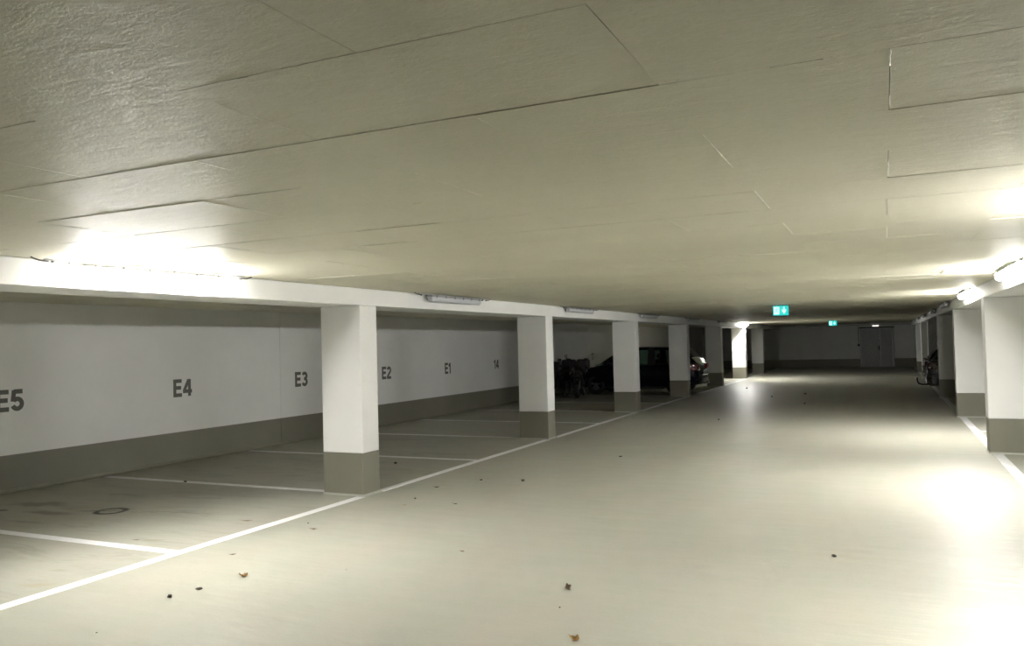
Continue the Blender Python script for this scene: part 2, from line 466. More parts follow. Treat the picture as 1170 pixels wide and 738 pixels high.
segs_r = ['outside the picture beside the camera', 'running from the nearest right pillar out of the picture', 'between the first and second right pillars',
          'between the second and third right pillars', 'under the tail of the estate car', 'between the fourth and fifth right pillars',
          'between the two farthest right pillars', 'past the farthest right pillar']
for k in range(0, len(ys), 2):
    line(1.29, 1.415, ys[k], ys[k + 1], 'right white edge line ' + segs_r[k // 2], 'edge lines along the right bays')
dl = ['between bays E6 and E5 beside the camera', 'between bays E5 and E4, nearest in the picture', 'between bays E4 and E3, ending at the nearest pillar',
      'between bays E3 and E2, right behind the nearest pillar', 'between bays E2 and E1, ending at the second pillar', 'between bays E1 and 14, behind the second pillar',
      'right after bay 14, ending at the third pillar', 'beside the black motor scooter', 'along the near side of the hatchback', 'along the far side of the hatchback',
      'ending at the fifth left pillar', 'in the dark bay past the fifth left pillar', 'ending at the brightly lit pillar', 'past the brightly lit pillar', 'ending at the farthest left pillar', 'farthest from the camera, near the end wall']
for k in range(-1, 15):
    yc = 4.95 + 2.75 * k
    pil = (k % 2 == 1) and k < 14
    xe = -5.96 if pil else -5.47
    line(XWL + .06, xe, yc - .055, yc + .055, 'left white bay divider ' + dl[k + 1], 'lines dividing the left bays')
dr = ['outside the picture beside the camera', 'ending at the pillar outside the picture', 'nearest on the right, outside the picture', 'ending at the nearest right pillar', 'between the first and second right pillars', 'ending at the second right pillar',
      'between the second and third right pillars', 'ending at the third right pillar', 'under the estate car side', 'ending at the fourth right pillar', 'beyond the fourth right pillar', 'ending at the fifth right pillar', 'beyond the fifth right pillar', 'ending at the farthest right pillar']
for k in range(14):
    yc = 13.04 + 2.75 * (k - 3)
    line(1.83 if k % 2 else 1.415, XWR - .06, yc - .055, yc + .055, 'right white bay divider ' + dr[k], 'lines dividing the right bays')

# ---------------------------------------------------------------- painted bay numbers (strokes in a 0..w by 0..1 box)
def stroke(bm, pts, t, closed=False, mirror=1):
    pts = [Vector(p) for p in pts]; n = len(pts); L, R = [], []
    for i in range(n):
        if closed: a, c = pts[i - 1], pts[(i + 1) % n]
        else: a, c = pts[max(0, i - 1)], pts[min(n - 1, i + 1)]
        d1 = (pts[i] - a); d2 = (c - pts[i])
        if d1.length < 1e-9: d1 = d2
        if d2.length < 1e-9: d2 = d1
        d1.normalize(); d2.normalize(); m = (d1 + d2).normalized(); nn = Vector((-m.y, m.x))
        k = 1 / max(.45, nn.dot(Vector((-d1.y, d1.x))))
        L.append(pts[i] + nn * t / 2 * k); R.append(pts[i] - nn * t / 2 * k)
    return L, R
def arc(cx, cy, rx, ry, a0, a1, n=10):
    return [(cx + rx * math.cos(math.radians(a0 + (a1 - a0) * i / n)), cy + ry * math.sin(math.radians(a0 + (a1 - a0) * i / n))) for i in range(n + 1)]
T = .215
GL = {
 'E': (.56, [[(.1, 0), (.1, 1)], [(0, .91), (.55, .91)], [(0, .515), (.51, .515)], [(0, .09), (.56, .09)]]),
 '1': (.40, [[(.27, 0), (.27, 1)], [(.02, .72), (.17, .79), (.22, .97)]]),
 '2': (.58, [arc(.29, .70, .2, .21, 165, -35, 10) + [(.12, .2), (.09, .08)], [(.02, .09), (.57, .09)]]),
 '3': (.58, [arc(.28, .715, .19, .195, 155, -75, 10), arc(.28, .30, .2, .215, 78, -160, 12), [(.22, .52), (.34, .52)]]),
 '4': (.60, [[(.43, 0), (.43, 1)], [(.0, .29), (.60, .29)], [(.38, .96), (.07, .30)]]),
 '5': (.58, [[(.14, .91), (.52, .91)], [(.155, .98), (.10, .44)], arc(.285, .325, .2, .235, 140, -160, 13)]),
 '6': (.58, [arc(.29, .30, .195, .215, 0, 360, 18), arc(.32, .60, .225, .315, 60, 190, 8) + [(.095, .32)]]),
 '7': (.56, [[(0, .91), (.55, .91)], [(.46, .88), (.30, .5), (.2, 0)]]),
}
WX = XWL + .0005
def bay_number(txt, yc, zbot, H, label):
    t = NB(); K = 1.13 * H
    # width advance
    ws = [GL[c][0] * K for c in txt]; gap = .075 * H; tot = sum(ws) + gap * (len(txt) - 1)
    root = thing('bay_number', label, 'bay number', (WX, yc, zbot), 0, 'bay numbers painted on the left wall')
    t.free(); y = -tot / 2
    for c, w in zip(txt, ws):
        b = NB()
        for i, st in enumerate(GL[c][1]):
            L, R = stroke(b, [(p[0] * 1.13, p[1]) for p in st], T)
            dx = .0006 + .0002 * i
            A = [b.verts.new((dx, y + p.x * H, p.y * H)) for p in L]; B = [b.verts.new((dx, y + p.x * H, p.y * H)) for p in R]
            for k in range(len(A) - 1): b.faces.new([A[k], A[k + 1], B[k + 1], B[k]])
        obj('painted_letter' if c == 'E' else 'painted_digit', b, M['number'], root)
        y += w + gap
    return root
bay_number('E6', 3.60, 1.0, .26, 'dark grey number E6 on the left wall, outside the picture')
for tx, yc, lb in (('E5', 6.40, 'leftmost, cut by the picture edge'), ('E4', 9.09, 'between E5 and E3'),
                   ('E3', 11.86, 'just left of the nearest pillar'), ('E2', 14.66, 'just right of the nearest pillar'), ('E1', 17.35, 'between E2 and 14')):
    bay_number(tx, yc, 1.005, .262, 'dark grey number %s on the left wall, %s' % (tx, lb))
bay_number('14', 20.08, 1.025, .25, 'dark grey number 14 painted on the left wall near the second pillar')
bay_number('16', 25.47, 1.05, .25, 'faint bay number on the dark wall above the black motor scooter')
bay_number('17', 28.17, 1.05, .25, 'faint bay number on the dark wall above the hatchback bonnet')

# ---------------------------------------------------------------- ceiling lamps
def lamp(x, y, lit, label, side):
    t = thing('ceiling_lamp', label, 'lamp', (x, y, ZC - .004), 0, 'tube lamps along both beams')
    HL = .70
    b = NB(); bx(b, -.016, .016, -.96, .96, -.016, -.002, bevel=.002); obj('mounting_rail', b, M['steel'], t)
    b = NB()
    secs = []
    for yy, k in ((-HL, .8), (-HL + .03, 1), (HL - .03, 1), (HL, .8)):
        secs.append([(-.052 * k, yy, -.038), (-.05 * k, yy, -.022), (-.03 * k, yy, -.016), (.03 * k, yy, -.016), (.05 * k, yy, -.022), (.052 * k, yy, -.038)])
    loft(b, secs); obj('housing', b, M['housing'], t)
    b = NB(); secs = []
    for yy, k, dz in ((-HL + .008, .86, .75), (-HL + .03, .97, 1), (HL - .03, .97, 1), (HL - .008, .86, .75)):
        half = [(.043, 0), (.042, -.028), (.036, -.046), (.021, -.059), (.007, -.063)]
        secs.append([(px * k, yy, -.0385 + pz * dz) for px, pz in half] + [(-px * k, yy, -.0385 + pz * dz) for px, pz in half[::-1]])
    loft(b, secs); df = obj('diffuser', b, M[lit] if lit else M['off'], t)
    df['label'] = 'glowing white diffuser' if lit else 'unlit milky diffuser'
    for k in range(6):
        yy = -HL + .1 + k * (2 * HL - .2) / 5
        for s in (-1, 1):
            X = sorted((s * .0525, s * .057)); b = NB(); bx(b, X[0], X[1], yy - .009, yy + .009, -.048, -.02); obj('clip', b, M['clip'], t)
    for yy in (-.90, -.77, .80, .92):
        b = NB(); cyl(b, (0, yy, -.006), (0, yy, -.032), .014, .012, n=12); obj('fixing_screw', b, M['clip'], t)
    for s in (-1, 1):
        b = NB(); tube(b, [(0, s * .93, -.022), (0, s * 1.0, -.018), (0, s * 1.04, -.008), (0, s * 1.06, 0)], .006, 8)
        obj('supply_cable', b, M['clip'], t)
    return t
XLL, XLR = XL + .085, XR - .075
ln = ['beside the camera, outside the picture', 'lit, on the left beam above wall numbers E5 and E4', 'unlit, on the left beam between the first two pillars', 'unlit, on the left beam between the second and third pillars',
      'unlit, on the left beam right above the third pillar', 'unlit, on the left beam right after the fourth pillar', 'unlit, on the left beam at the fifth pillar', 'lit, far down the left beam beside the bright sixth pillar', 'unlit, farthest on the left beam']
import os
LIT_L = {0, 6}
LIT_R = {1, 2}
for k in range(-1, 8):
    lamp(XLL, 4.67 + 4.97 * k, 'lit_left' if k == 0 else ('lit' if k in LIT_L else None), 'tube lamp ' + ln[k + 1], 'l')
lr = ['behind the camera, outside the picture', 'on the right beam beside the camera, outside the picture', 'lit, nearest on the right beam, cut by the picture edge', 'lit, second on the right beam in front of the second pillar', 'unlit, third on the right beam',
      'unlit, fourth on the right beam', 'unlit, fifth on the right beam', 'unlit, sixth on the right beam', 'unlit, farthest on the right beam']
for k in range(-1, 8):
    lamp(XLR, 4.75 + 5.03 * k, 'lit_weak' if k == 0 else ('lit' if k in LIT_R else None), 'tube lamp ' + lr[k + 1], 'r')

# ---------------------------------------------------------------- exit signs
def exit_sign(x, y, label):
    t = thing('exit_sign', label, 'exit sign', (x, y, 2.345), 0, 'green exit signs under the ceiling')
    W, H = .32, .215
    b = NB(); bx(b, -W / 2, W / 2, -.03, .03, -H, 0, bevel=.004); bx(b, -.06, .06, -.02, .02, 0, .011); obj('sign_case', b, M['sign_case'], t)
    b = NB(); bx(b, -W / 2 + .008, W / 2 - .008, -.0325, -.0302, -H + .01, -.008); obj('backlit_panel', b, M['green_lit'], t)
    # door opening with running figure on the left, arrow on the right
    z0, z1 = -H + .032, -.03; yy = -.0335
    b = NB(); quad(b, [(-.135, yy, z0), (-.03, yy, z0), (-.03, yy, z1), (-.135, yy, z1)]); obj('doorway_symbol', b, M['white_lit'], t)
    b = NB(); yy = -.0342
    def st(pts, w):
        L, R = stroke(b, pts, w)
        A = [b.verts.new((p.x, yy, p.y)) for p in L]; B = [b.verts.new((p.x, yy, p.y)) for p in R]
        for k in range(len(A) - 1): b.faces.new([A[k], A[k + 1], B[k + 1], B[k]])
    zc = (z0 + z1) / 2
    hd = [b.verts.new((-.078 + .011 * math.cos(a), yy, zc + .052 + .011 * math.sin(a))) for a in [2 * PI * i / 12 for i in range(12)]]; b.faces.new(hd)
    st([(-.08, zc + .036), (-.088, zc + .0)], .02)
    st([(-.088, zc), (-.066, zc - .018), (-.074, zc - .05)], .011); st([(-.09, zc), (-.104, zc - .028), (-.125, zc - .032)], .011)
    st([(-.08, zc + .032), (-.058, zc + .016), (-.044, zc + .024)], .008); st([(-.084, zc + .032), (-.108, zc + .024), (-.112, zc + .004)], .008)
    obj('running_figure_symbol', b, M['green_lit'], t)
    b = NB(); yy = -.0336; cx = .065
    pts = [(cx - .013, z1), (cx + .013, z1), (cx + .013, zc + .004), (cx + .04, zc + .028), (cx + .04, zc - .008), (cx, z0 + .002), (cx - .04, zc - .008), (cx - .04, zc + .028), (cx - .013, zc + .004)]
    b.faces.new([b.verts.new((px, yy, pz)) for px, pz in pts]); obj('arrow_symbol', b, M['white_lit'], t)
    return t
exit_sign(-1.93, 17.35, 'nearer green exit sign hanging under the ceiling, larger of the two')
exit_sign(-1.92, 35.3, 'farther green exit sign hanging under the ceiling, smaller of the two')

# ---------------------------------------------------------------- fittings at the far wall
t = thing('emergency_light', 'small lit white emergency light on the far wall over the door', 'light', (-.46, YF - .001, 2.222))
b = NB(); bx(b, -.17, .17, -.05, 0, -.03, .045, bevel=.006); obj('light_case', b, M['housing'], t)
b = NB(); bx(b, -.16, .16, -.075, -.0505, -.028, .04, bevel=.006); obj('light_cover', b, M['small_lit'], t)
b = NB(); tube(b, [(-4.0, YF - .02, 2.30), (-2.4, YF - .02, 2.295), (.6, YF - .02, 2.29), (1.24, YF - .02, 2.285)], .017, 10)
tag(obj('cable_conduit', b, M['steel']), 'thin pale conduit running along the top of the far wall', 'pipe')
t = thing('door_switch', 'dark switch box on a vertical cable left of the far door', 'switch', (-1.335, YF - .001, 1.2))
b = NB(); bx(b, -.05, .05, -.05, 0, -.06, .06, bevel=.006); obj('switch_box', b, M['black'], t)
b = NB(); tube(b, [(0, -.015, .06), (0, -.015, 1.04)], .013, 8); obj('cable', b, M['black'], t)
b = NB(); cyl(b, (0, -.05, 0), (0, -.062, 0), .018); obj('push_button', b, M['red'], t)

# ---------------------------------------------------------------- cars
def interp(tab, x):
    if x <= tab[0][0]: return tab[0][1]
    for (a, va), (c, vc) in zip(tab, tab[1:]):
        if x <= c: return va + (vc - va) * (x - a) / (c - a)
    return tab[-1][1]
def smoothed(tab, x, w=.05):
    return sum(interp(tab, x + k * w) for k in (-1.5, -.75, 0, .75, 1.5)) / 5

def make_wheel(root, x, yside, r, W2):
    """yside -1 or 1: the side of the car; built about the car's middle line."""
    s = yside; w = .205; yo = s * (W2 - .012)
    b = NB(); yi = yo - s * w
    R = [(r * .64, 0), (r * .9, .0 + .004), (r * .98, .018), (r, .045), (r, w - .045), (r * .98, w - .018), (r * .9, w), (r * .6, w), (r * .6, 0.02), (r * .64, 0)]
    lathe(b, [(q, -s * h) for q, h in R], 40, 'y', 0, (x, yo, r))
    wh = obj('wheel', b, M['rubber'], root, True)
    b = NB()
    lathe(b, [(r * .655, 0), (r * .655, .012), (r * .60, .02), (r * .58, .09), (r * .05, .095)], 40, 'y', 0, (x, yo, r)) if s < 0 else lathe(b, [(r * .655, 0), (r * .655, -.012), (r * .60, -.02), (r * .58, -.09), (r * .05, -.095)], 40, 'y', 0, (x, yo, r))
    for k in range(5):
        a = 2 * PI * k / 5 + .3
        for da in (-.16, .16):
            p0 = Vector((x + .03 * math.cos(a), yo - s * .015, r + .03 * math.sin(a)))
            p1 = Vector((x + r * .62 * math.cos(a + da), yo - s * .012, r + r * .62 * math.sin(a + da)))
            dd = (p1 - p0).normalized(); nn = Vector((-dd.z, 0, dd.x)) * .014
            f0 = [p0 - nn * 1.5, p1 - nn, p1 + nn, p0 + nn * 1.5]
            A = [b.verts.new(q) for q in f0]; B = [b.verts.new(q - Vector((0, s * .03, 0))) for q in f0]
            b.faces.new(A); b.faces.new(B[::-1])
            for i in range(4): b.faces.new([A[i], B[i], B[(i + 1) % 4], A[(i + 1) % 4]])
    cyl(b, (x, yo - s * .06, r), (x, yo - s * .008, r), .032, .028, 16)
    obj('rim', b, M['alloy'], wh, True)
    return wh

def make_car(name, label, loc, rotz, paint, P):
    """local frame: +x towards the nose, rear bumper at x = 0, middle line y = 0."""
    t = thing(name, label, 'car', loc, rotz)
    L, W2, r = P['L'], P['W'] / 2, P['r']
    xr_, xf = P['xr'], P['xf']
    zb_tab, belt, hw, top = P['bottom'], P['belt'], P['hw'], P['roof']
    # --- lower body with bonnet, wheel arches cut out
    b = NB(); secs = []; n = 56
    xs = sorted(set([L * (1 - math.cos(PI * i / n)) / 2 for i in range(n + 1)]))
    for x in xs:
        w = smoothed(hw, x) * W2; zb = interp(zb_tab, x); zt = smoothed(belt, x, .03)
        zt = max(zt, zb + .1)
        h = zt - zb
        half = [(0, zb), (w * .86, zb), (w * .955, zb + .05 * min(1, h / .3)), (w * .985, zb + h * .28), (w, zb + h * .55), (w * .985, zb + h * .78), (w * .955, zt - .055 * min(1, h / .3)), (w * .91, zt - .018), (w * .8, zt - .002), (w * .4, zt + .012), (0, zt + .016)]
        secs.append([(x, q, z) for q, z in half] + [(x, -q, z) for q, z in half[-2:0:-1]])
    loft(b, secs)
    for xc in (xr_, xf):
        pass
    body = obj('body', b, paint, t, True)
    cut = NB()
    for xc in (xr_, xf):
        for s in (-1, 1): cyl(cut, (xc, s * (W2 - .25), r + .01), (xc, s * (W2 + .2), r + .01), r + .055, n=40)
    co = obj('arch_tool', cut, M['black'])
    md = body.modifiers.new('b', 'BOOLEAN'); md.operation = 'DIFFERENCE'; md.solver = 'EXACT'; md.object = co
    bpy.context.view_layer.update()
    dg = bpy.context.evaluated_depsgraph_get()
    nm = bpy.data.meshes.new_from_object(body.evaluated_get(dg))
    body.modifiers.clear(); old = body.data; body.data = nm; bpy.data.meshes.remove(old)
    bpy.data.objects.remove(co)
    # --- cabin: side surface leaning in from the belt to the roof
    def side(x, k, off=0):
        """k 0 at belt, 1 at roof edge; x measured on the belt-to-roof lattice"""
        zb_ = smoothed(belt, x, .03) - .01; zt = smoothed(top, x, .02)
        w0 = smoothed(hw, x) * W2 * .93; lean = (zt - zb_) * .24
        return (x, (w0 - lean * k + off), zb_ + (zt - zb_) * k)
    x0, x1 = P['cab']
    m = 40; gx = [x0 + (x1 - x0) * i / m for i in range(m + 1)]
    # shell of glass between belt and roof (both sides, joined front and rear by the screens)
    b = NB(); secs = []
    for x in gx:
        if smoothed(top, x, .02) - smoothed(belt, x, .03) < .01: continue
        a0 = side(x, 0); a1 = side(x, .55); a2 = side(x, .97)
        zt = a2[2]
        secs.append([a0, a1, a2, (x, a2[1] * .55, zt + .012), (x, 0, zt + .018), (x, -a2[1] * .55, zt + .012), (x, -a2[1], zt), (x, -a1[1], a1[2]), (x, -a0[1], a0[2])])
    loft(b, secs, cap=False, closed=False)
    obj('window_glass', b, P.get('glass') or M['glass'], t, True)
    # roof skin
    ra, rb = P['roofx']
    b = NB(); secs = []
    for i in range(25):
        x = ra + (rb - ra) * i / 24; a2 = side(x, .93, .008); zt = smoothed(top, x, .02)
        up = [(x, a2[1], a2[2]), (x, a2[1] * .93, zt + .012), (x, a2[1] * .5, zt + .03), (x, 0, zt + .034), (x, -a2[1] * .5, zt + .03), (x, -a2[1] * .93, zt + .012), (x, -a2[1], a2[2])]
        secs.append(up + [(q[0], q[1] * .97, q[2] - .03) for q in up[::-1]])
    loft(b, secs); obj('roof', b, paint, t, True)
    # pillars: quads on the side surface slightly proud, on both sides; (bottom x0,x1, top x0,x1)
    for kind, xa, xb, ta, tb in P['pillars']:
        for s in (-1, 1):
            b = NB(); K = 6; rows = []
            for k in range(K + 1):
                q = k / K; row = []
                for e in (0, 1):
                    x = (xa, xb)[e] + ((ta, tb)[e] - (xa, xb)[e]) * q
                    zb_ = smoothed(belt, x, .03) - .01; ztt = interp(P['roof_line'], x)
                    # height follows the straight line between belt and roof at this share
                    zz = zb_ + (P['ph'](x, q))
                    w0 = smoothed(hw, x) * W2 * .93; y_ = w0 - (zz - zb_) * .24
                    row.append((x, s * (y_ + .008), zz))
                rows.append(row)
            for f0, f1 in zip(rows, rows[1:]):
                A = [b.verts.new(q) for q in (f0[0], f0[1], f1[1], f1[0])]
                B = [b.verts.new((q[0], q[1] - s * .03, q[2])) for q in (f0[0], f0[1], f1[1], f1[0])]
                b.faces.new(A); b.faces.new(B[::-1])
                for i in range(4): b.faces.new([A[i], B[i], B[(i + 1) % 4], A[(i + 1) % 4]])
            bmesh.ops.remove_doubles(b, verts=b.verts[:], dist=1e-5)
            obj(kind, b, paint if kind != 'door_pillar' else M['black'], t, True)
    for xc in (xr_, xf):
        for s in (-1, 1): make_wheel(t, xc, s, r, W2)
    # bumpers
    for kind, xc, d in (('rear_bumper', 0, -1), ('front_bumper', L, 1)):
        b = NB(); secs = []
        z0, z1 = P['bump']
        for i in range(15):
            a = -1 + 2 * i / 14; y_ = a * W2 * .97; xx = xc + d * (.045 - .17 * abs(a) ** 5)
            secs.append([(xx, y_, z0 + .03), (xx + d * .015, y_, (z0 + z1) / 2), (xx, y_, z1), (xx - d * .16, y_, z1 + .01), (xx - d * .16, y_, z0)])
        loft(b, secs); obj(kind, b, paint if P.get('paintbump') else M['black'], t, True)
    # lamps
    for s in (-1, 1):
        xa, xb, za, zb2, inn = P['tail']
        b = NB(); secs = []
        for i in range(7):
            q = i / 6; y_ = s * (W2 * (inn + (.985 - inn) * min(1, q * 1.6))); xx = xa + (xb - xa) * max(0, (q * 1.6 - 1) / .6)
            off = s * .012 if q > .6 else 0
            lim = s * W2 * (smoothed(hw, xx) * .985) + s * .008
            if q > .6: y_ = lim
            secs.append([(xx, y_, za), (xx - (.012 if q < .65 else 0), y_ + off, (za + zb2) / 2), (xx, y_, zb2), (xx + .05, y_ - s * .05, zb2), (xx + .05, y_ - s * .05, za)])
        loft(b, secs); tl = obj('tail_light', b, M[P.get('red', 'red')], t, True)
        b = NB(); cyl(b, (xa + .06, s * W2 * .955, (za * .6 + zb2 * .4)), (xa + .06, s * (W2 * .985 + .012), za * .6 + zb2 * .4), .028, n=14); obj('reversing_lamp', b, M['clearlamp'], tl, True)
        xa, xb, za, zb2 = P['head']
        b = NB(); secs = []
        for i in range(7):
            q = i / 6; xx = xa + (xb - xa) * q; lim = s * (W2 * smoothed(hw, xx) * .975 + .004)
            zq = smoothed(belt, xx, .03) - .05
            secs.append([(xx, lim, zq - .13 * (q * .8 + .2)), (xx, lim + s * .006, zq - .06), (xx, lim - s * .01, zq), (xx, lim - s * .1, zq + .012), (xx, lim - s * .1, zq - .13)])
        loft(b, secs); obj('headlight', b, M['clearlamp'], t, True)
        # mirror
        mx = P['mirror']; zz = smoothed(belt, mx, .03) + .07
        b = NB(); w0 = smoothed(hw, mx) * W2 * .93
        bx(b, mx - .05, mx + .09, *sorted((s * (w0 + .045), s * (w0 + .21))), zz - .06, zz + .07, bevel=.03, seg=2)
        bx(b, mx, mx + .05, *sorted((s * (w0 - .03), s * (w0 + .08))), zz - .05, zz - .02)
        obj('door_mirror', b, paint, t, True)
        for dxx in P['handles']:
            b = NB(); zz = smoothed(belt, dxx, .03) - .13; yy = s * (W2 * smoothed(hw, dxx) * .985)
            bx(b, dxx - .09, dxx + .09, *sorted((yy + s * .005, yy + s * .035)), zz - .014, zz + .014, bevel=.008); obj('door_handle', b, paint, t, True)
        b = NB()
        for a_, c_ in P['doors']:
            yy0 = W2 * smoothed(hw, a_)
            for zz0, zz1 in ((.36, .58), (.58, .80)):
                pass
        b.free()
    b = NB(); bx(b, xr_ + r + .08, xf - r - .08, -W2 * .965, W2 * .965, .17, .25, bevel=.01); obj('sill_trim', b, M['black'], t)
    # plate
    zp = P['plate']
    b = NB(); xq = P.get('platex', -.05); bx(b, xq - .012, xq, -.26, .26, zp, zp + .11, bevel=.003); obj('number_plate', b, M['plate'], t)
    # seats
    for xs_, zz in ((P['seats'][0], .55), (P['seats'][1], .55)):
        for s in (-1, 1):
            b = NB()
            bx(b, xs_ - .22, xs_ + .28, s * .36 - .23, s * .36 + .23, .42, .58, bevel=.05, seg=2)
            fs = bx(b, xs_ - .32, xs_ - .2, s * .36 - .23, s * .36 + .23, .5, 1.08, bevel=.04, seg=2)
            obj('seat', b, M['seat'], t, True)
            b = NB(); bx(b, xs_ - .34, xs_ - .24, s * .36 - .12, s * .36 + .12, 1.13, 1.28, bevel=.035, seg=2); cyl(b, (xs_ - .29, s * .36 - .05, 1.05), (xs_ - .29, s * .36 - .05, 1.15), .008, n=8); cyl(b, (xs_ - .29, s * .36 + .05, 1.05), (xs_ - .29, s * .36 + .05, 1.15), .008, n=8)
            obj('headrest', b, M['seat'], t, True)
    return t

# dark hatchback on the left: tail to the aisle, nose to the wall
roofA = [(.02, .90), (.12, 1.05), (.35, 1.30), (.55, 1.40), (.9, 1.455), (1.7, 1.48), (2.2, 1.465), (2.55, 1.40), (3.2, .99), (3.4, .95)]
beltA = [(0, .58), (.03, .80), (.08, .90), (.3, .935), (1.5, .93), (2.9, .92), (3.2, .93), (3.6, .86), (3.95, .74), (4.06, .62), (4.10, .5)]
hwA = [(0, .80), (.06, .90), (.25, .97), (.8, 1), (3.2, 1), (3.7, .96), (3.95, .86), (4.1, .68)]
def phA(x, q): return max(0, interp(roofA, x) - smoothed(beltA, x, .03)) * q
def straight(roof, belt):
    return lambda x, q: (max(0.0, min(interp(roof, x), 9) - (smoothed(belt, x, .03) - .01))) * q
CARA = dict(L=4.10, W=1.76, r=.31, xr=.72, xf=3.33, bottom=[(0, .34), (.25, .24), (.7, .2), (3.4, .2), (3.9, .22), (4.1, .3)],
            belt=beltA, hw=hwA, roof=roofA, roof_line=roofA, cab=(.03, 3.35), roofx=(.20, 2.55),
            pillars=[('rear_pillar', .06, .55, .42, .75), ('door_pillar', .80, .86, .84, .90), ('door_pillar', 1.36, 1.60, 1.40, 1.58), ('windscreen_pillar', 3.02, 3.14, 2.34, 2.46)],
            ph=straight(roofA, beltA), bump=(.33, .56), paintbump=True, tail=(.0, .30, .74, .93, .62), head=(3.62, 4.0, .6, .7), mirror=2.92, handles=(1.05, 1.95), doors=[], plate=.62, seats=(1.0, 1.82), red='brightred')
carA = make_car('hatchback_car', 'dark blue hatchback parked nose to the left wall behind the third and fourth pillars', (-5.30, 25.88, 0), PI, M['carblue'], CARA)
# small chrome details on its tail
b = NB(); bx(b, -.075, -.05, -.4, .4, .575, .595, bevel=.004); obj('chrome_strip', b, M['chrome'], carA)
b = NB()
for s in (-1, 1): cyl(b, (-.06, s * .55, .31), (.1, s * .55, .31), .028, n=14)
obj('exhaust_pipe', b, M['chrome'], carA)
b = NB(); tube(b, [(.25, 0, .33), (0, 0, .30), (-.10, 0, .31), (-.15, 0, .35), (-.15, 0, .42)], .018, 10); lathe(b, [(.001, .445), (.02, .44), (.025, .425), (.02, .41), (.012, .4)], 14, 'z', 0, (-.15, 0, 0)); obj('tow_ball', b, M['chrome'], carA, True)

# dark grey estate car on the right: tail to the aisle
roofB = [(.08, 1.0), (.20, 1.18), (.40, 1.39), (.52, 1.43), (1.0, 1.46), (2.2, 1.47), (2.7, 1.43), (3.0, 1.36), (3.65, 1.0), (3.9, .95)]
beltB = [(0, .50), (.03, .78), (.07, .93), (.12, .97), (.5, .965), (3.0, .93), (3.5, .94), (4.0, .88), (4.35, .76), (4.45, .64), (4.5, .5)]
hwB = [(0, .80), (.06, .90), (.25, .96), (.8, 1), (3.4, 1), (4.1, .95), (4.35, .86), (4.5, .68)]
CARB = dict(L=4.50, W=1.80, r=.32, xr=.92, xf=3.62, bottom=[(0, .30), (.3, .24), (.8, .2), (3.8, .2), (4.3, .22), (4.5, .3)],
            belt=beltB, hw=hwB, roof=roofB, roof_line=roofB, cab=(.09, 3.7), roofx=(.34, 2.98),
            pillars=[('rear_pillar', .09, .46, .34, .70), ('door_pillar', 1.50, 1.6, 1.46, 1.56), ('door_pillar', 2.4, 2.52, 2.34, 2.44), ('windscreen_pillar', 3.45, 3.6, 2.78, 2.9)],
            ph=straight(roofB, beltB), bump=(.28, .54), paintbump=True, tail=(.02, .24, .66, .88, .76), head=(4.0, 4.4, .6, .7), mirror=3.3, handles=(1.25, 2.2), doors=[], plate=.64, platex=-.068, seats=(1.4, 2.4), glass=M['privacy'])
carB = make_car('estate_car', 'dark grey estate car in the right row, tow bar reaching over the aisle line', (1.02, 26.1, .0017), 0, M['cargrey'], CARB)
b = NB(); tube(b, [(.3, 0, .27), (.05, 0, .24), (-.10, 0, .235), (-.19, 0, .27), (-.22, 0, .34), (-.22, 0, .40)], .022, 10); lathe(b, [(.001, .445), (.02, .44), (.027, .425), (.022, .405), (.014, .39)], 14, 'z', 0, (-.22, 0, 0)); obj('tow_bar', b, M['black'], carB, True)
b = NB(); bx(b, -.03, .12, -.7, .7, .945, .985, bevel=.015); obj('tailgate_lip', b, M['black'], carB)
for s in (-1, 1):
    b = NB(); tube(b, [(.7, s * .55, 1.46), (.8, s * .55, 1.50), (1.8, s * .55, 1.53), (2.6, s * .55, 1.50), (2.7, s * .55, 1.46)], .014, 8); obj('roof_rail', b, M['black'], carB)

# ---------------------------------------------------------------- motor scooter by the left wall
sc = thing('motor_scooter', 'black motor scooter with windscreen, the one standing closer to the hatchback', 'motor scooter', (-8.74, 23.80, 0), math.radians(-78), 'motor scooters by the left wall')
def sc_wheel(x, r=.26):
    b = NB(); lathe(b, [(r * .68, -.04), (r * .9, -.055), (r, -.03), (r, .03), (r * .9, .055), (r * .68, .04), (r * .68, -.04)], 36, 'y', 0, (x, 0, r)); w = obj('wheel', b, M['rubber'], sc, True)
    b = NB(); lathe(b, [(r * .69, -.035), (r * .6, -.03), (r * .6, .03), (r * .69, .035)], 30, 'y', 0, (x, 0, r))
    for k in range(5):
        a = 2 * PI * k / 5; cyl(b, (x, 0, r), (x + r * .62 * math.cos(a), 0, r + r * .62 * math.sin(a)), .02, .014, 8)
    cyl(b, (x, -.05, r), (x, .05, r), .045, n=16); obj('rim', b, M['alloy'], w, True)
sc_wheel(.66); sc_wheel(-.62)
def sc_loft(name, secs, mat=None):
    b = NB(); rings = []
    for x, z0, z1, w in secs:
        zc, h = (z0 + z1) / 2, (z1 - z0) / 2
        rings.append([(x, w * math.copysign(abs(math.cos(a)) ** .7, math.cos(a)), zc + h * math.copysign(abs(math.sin(a)) ** .7, math.sin(a))) for a in [2 * PI * k / 16 for k in range(16)]])
    loft(b, rings); return obj(name, b, mat or M['scooter'], sc, True)
sc_loft('rear_body', [(-.98, .62, .70, .05), (-.85, .50, .76, .13), (-.5, .42, .78, .17), (-.15, .36, .74, .16), (-.02, .34, .58, .14)])
sc_loft('seat', [(-.88, .76, .84, .09), (-.7, .76, .88, .15), (-.4, .75, .84, .17), (-.1, .70, .80, .14), (.05, .66, .74, .08)], M['seat'])
sc_loft('footboard', [(-.1, .26, .40, .15), (.2, .24, .34, .17), (.38, .28, .44, .18)])
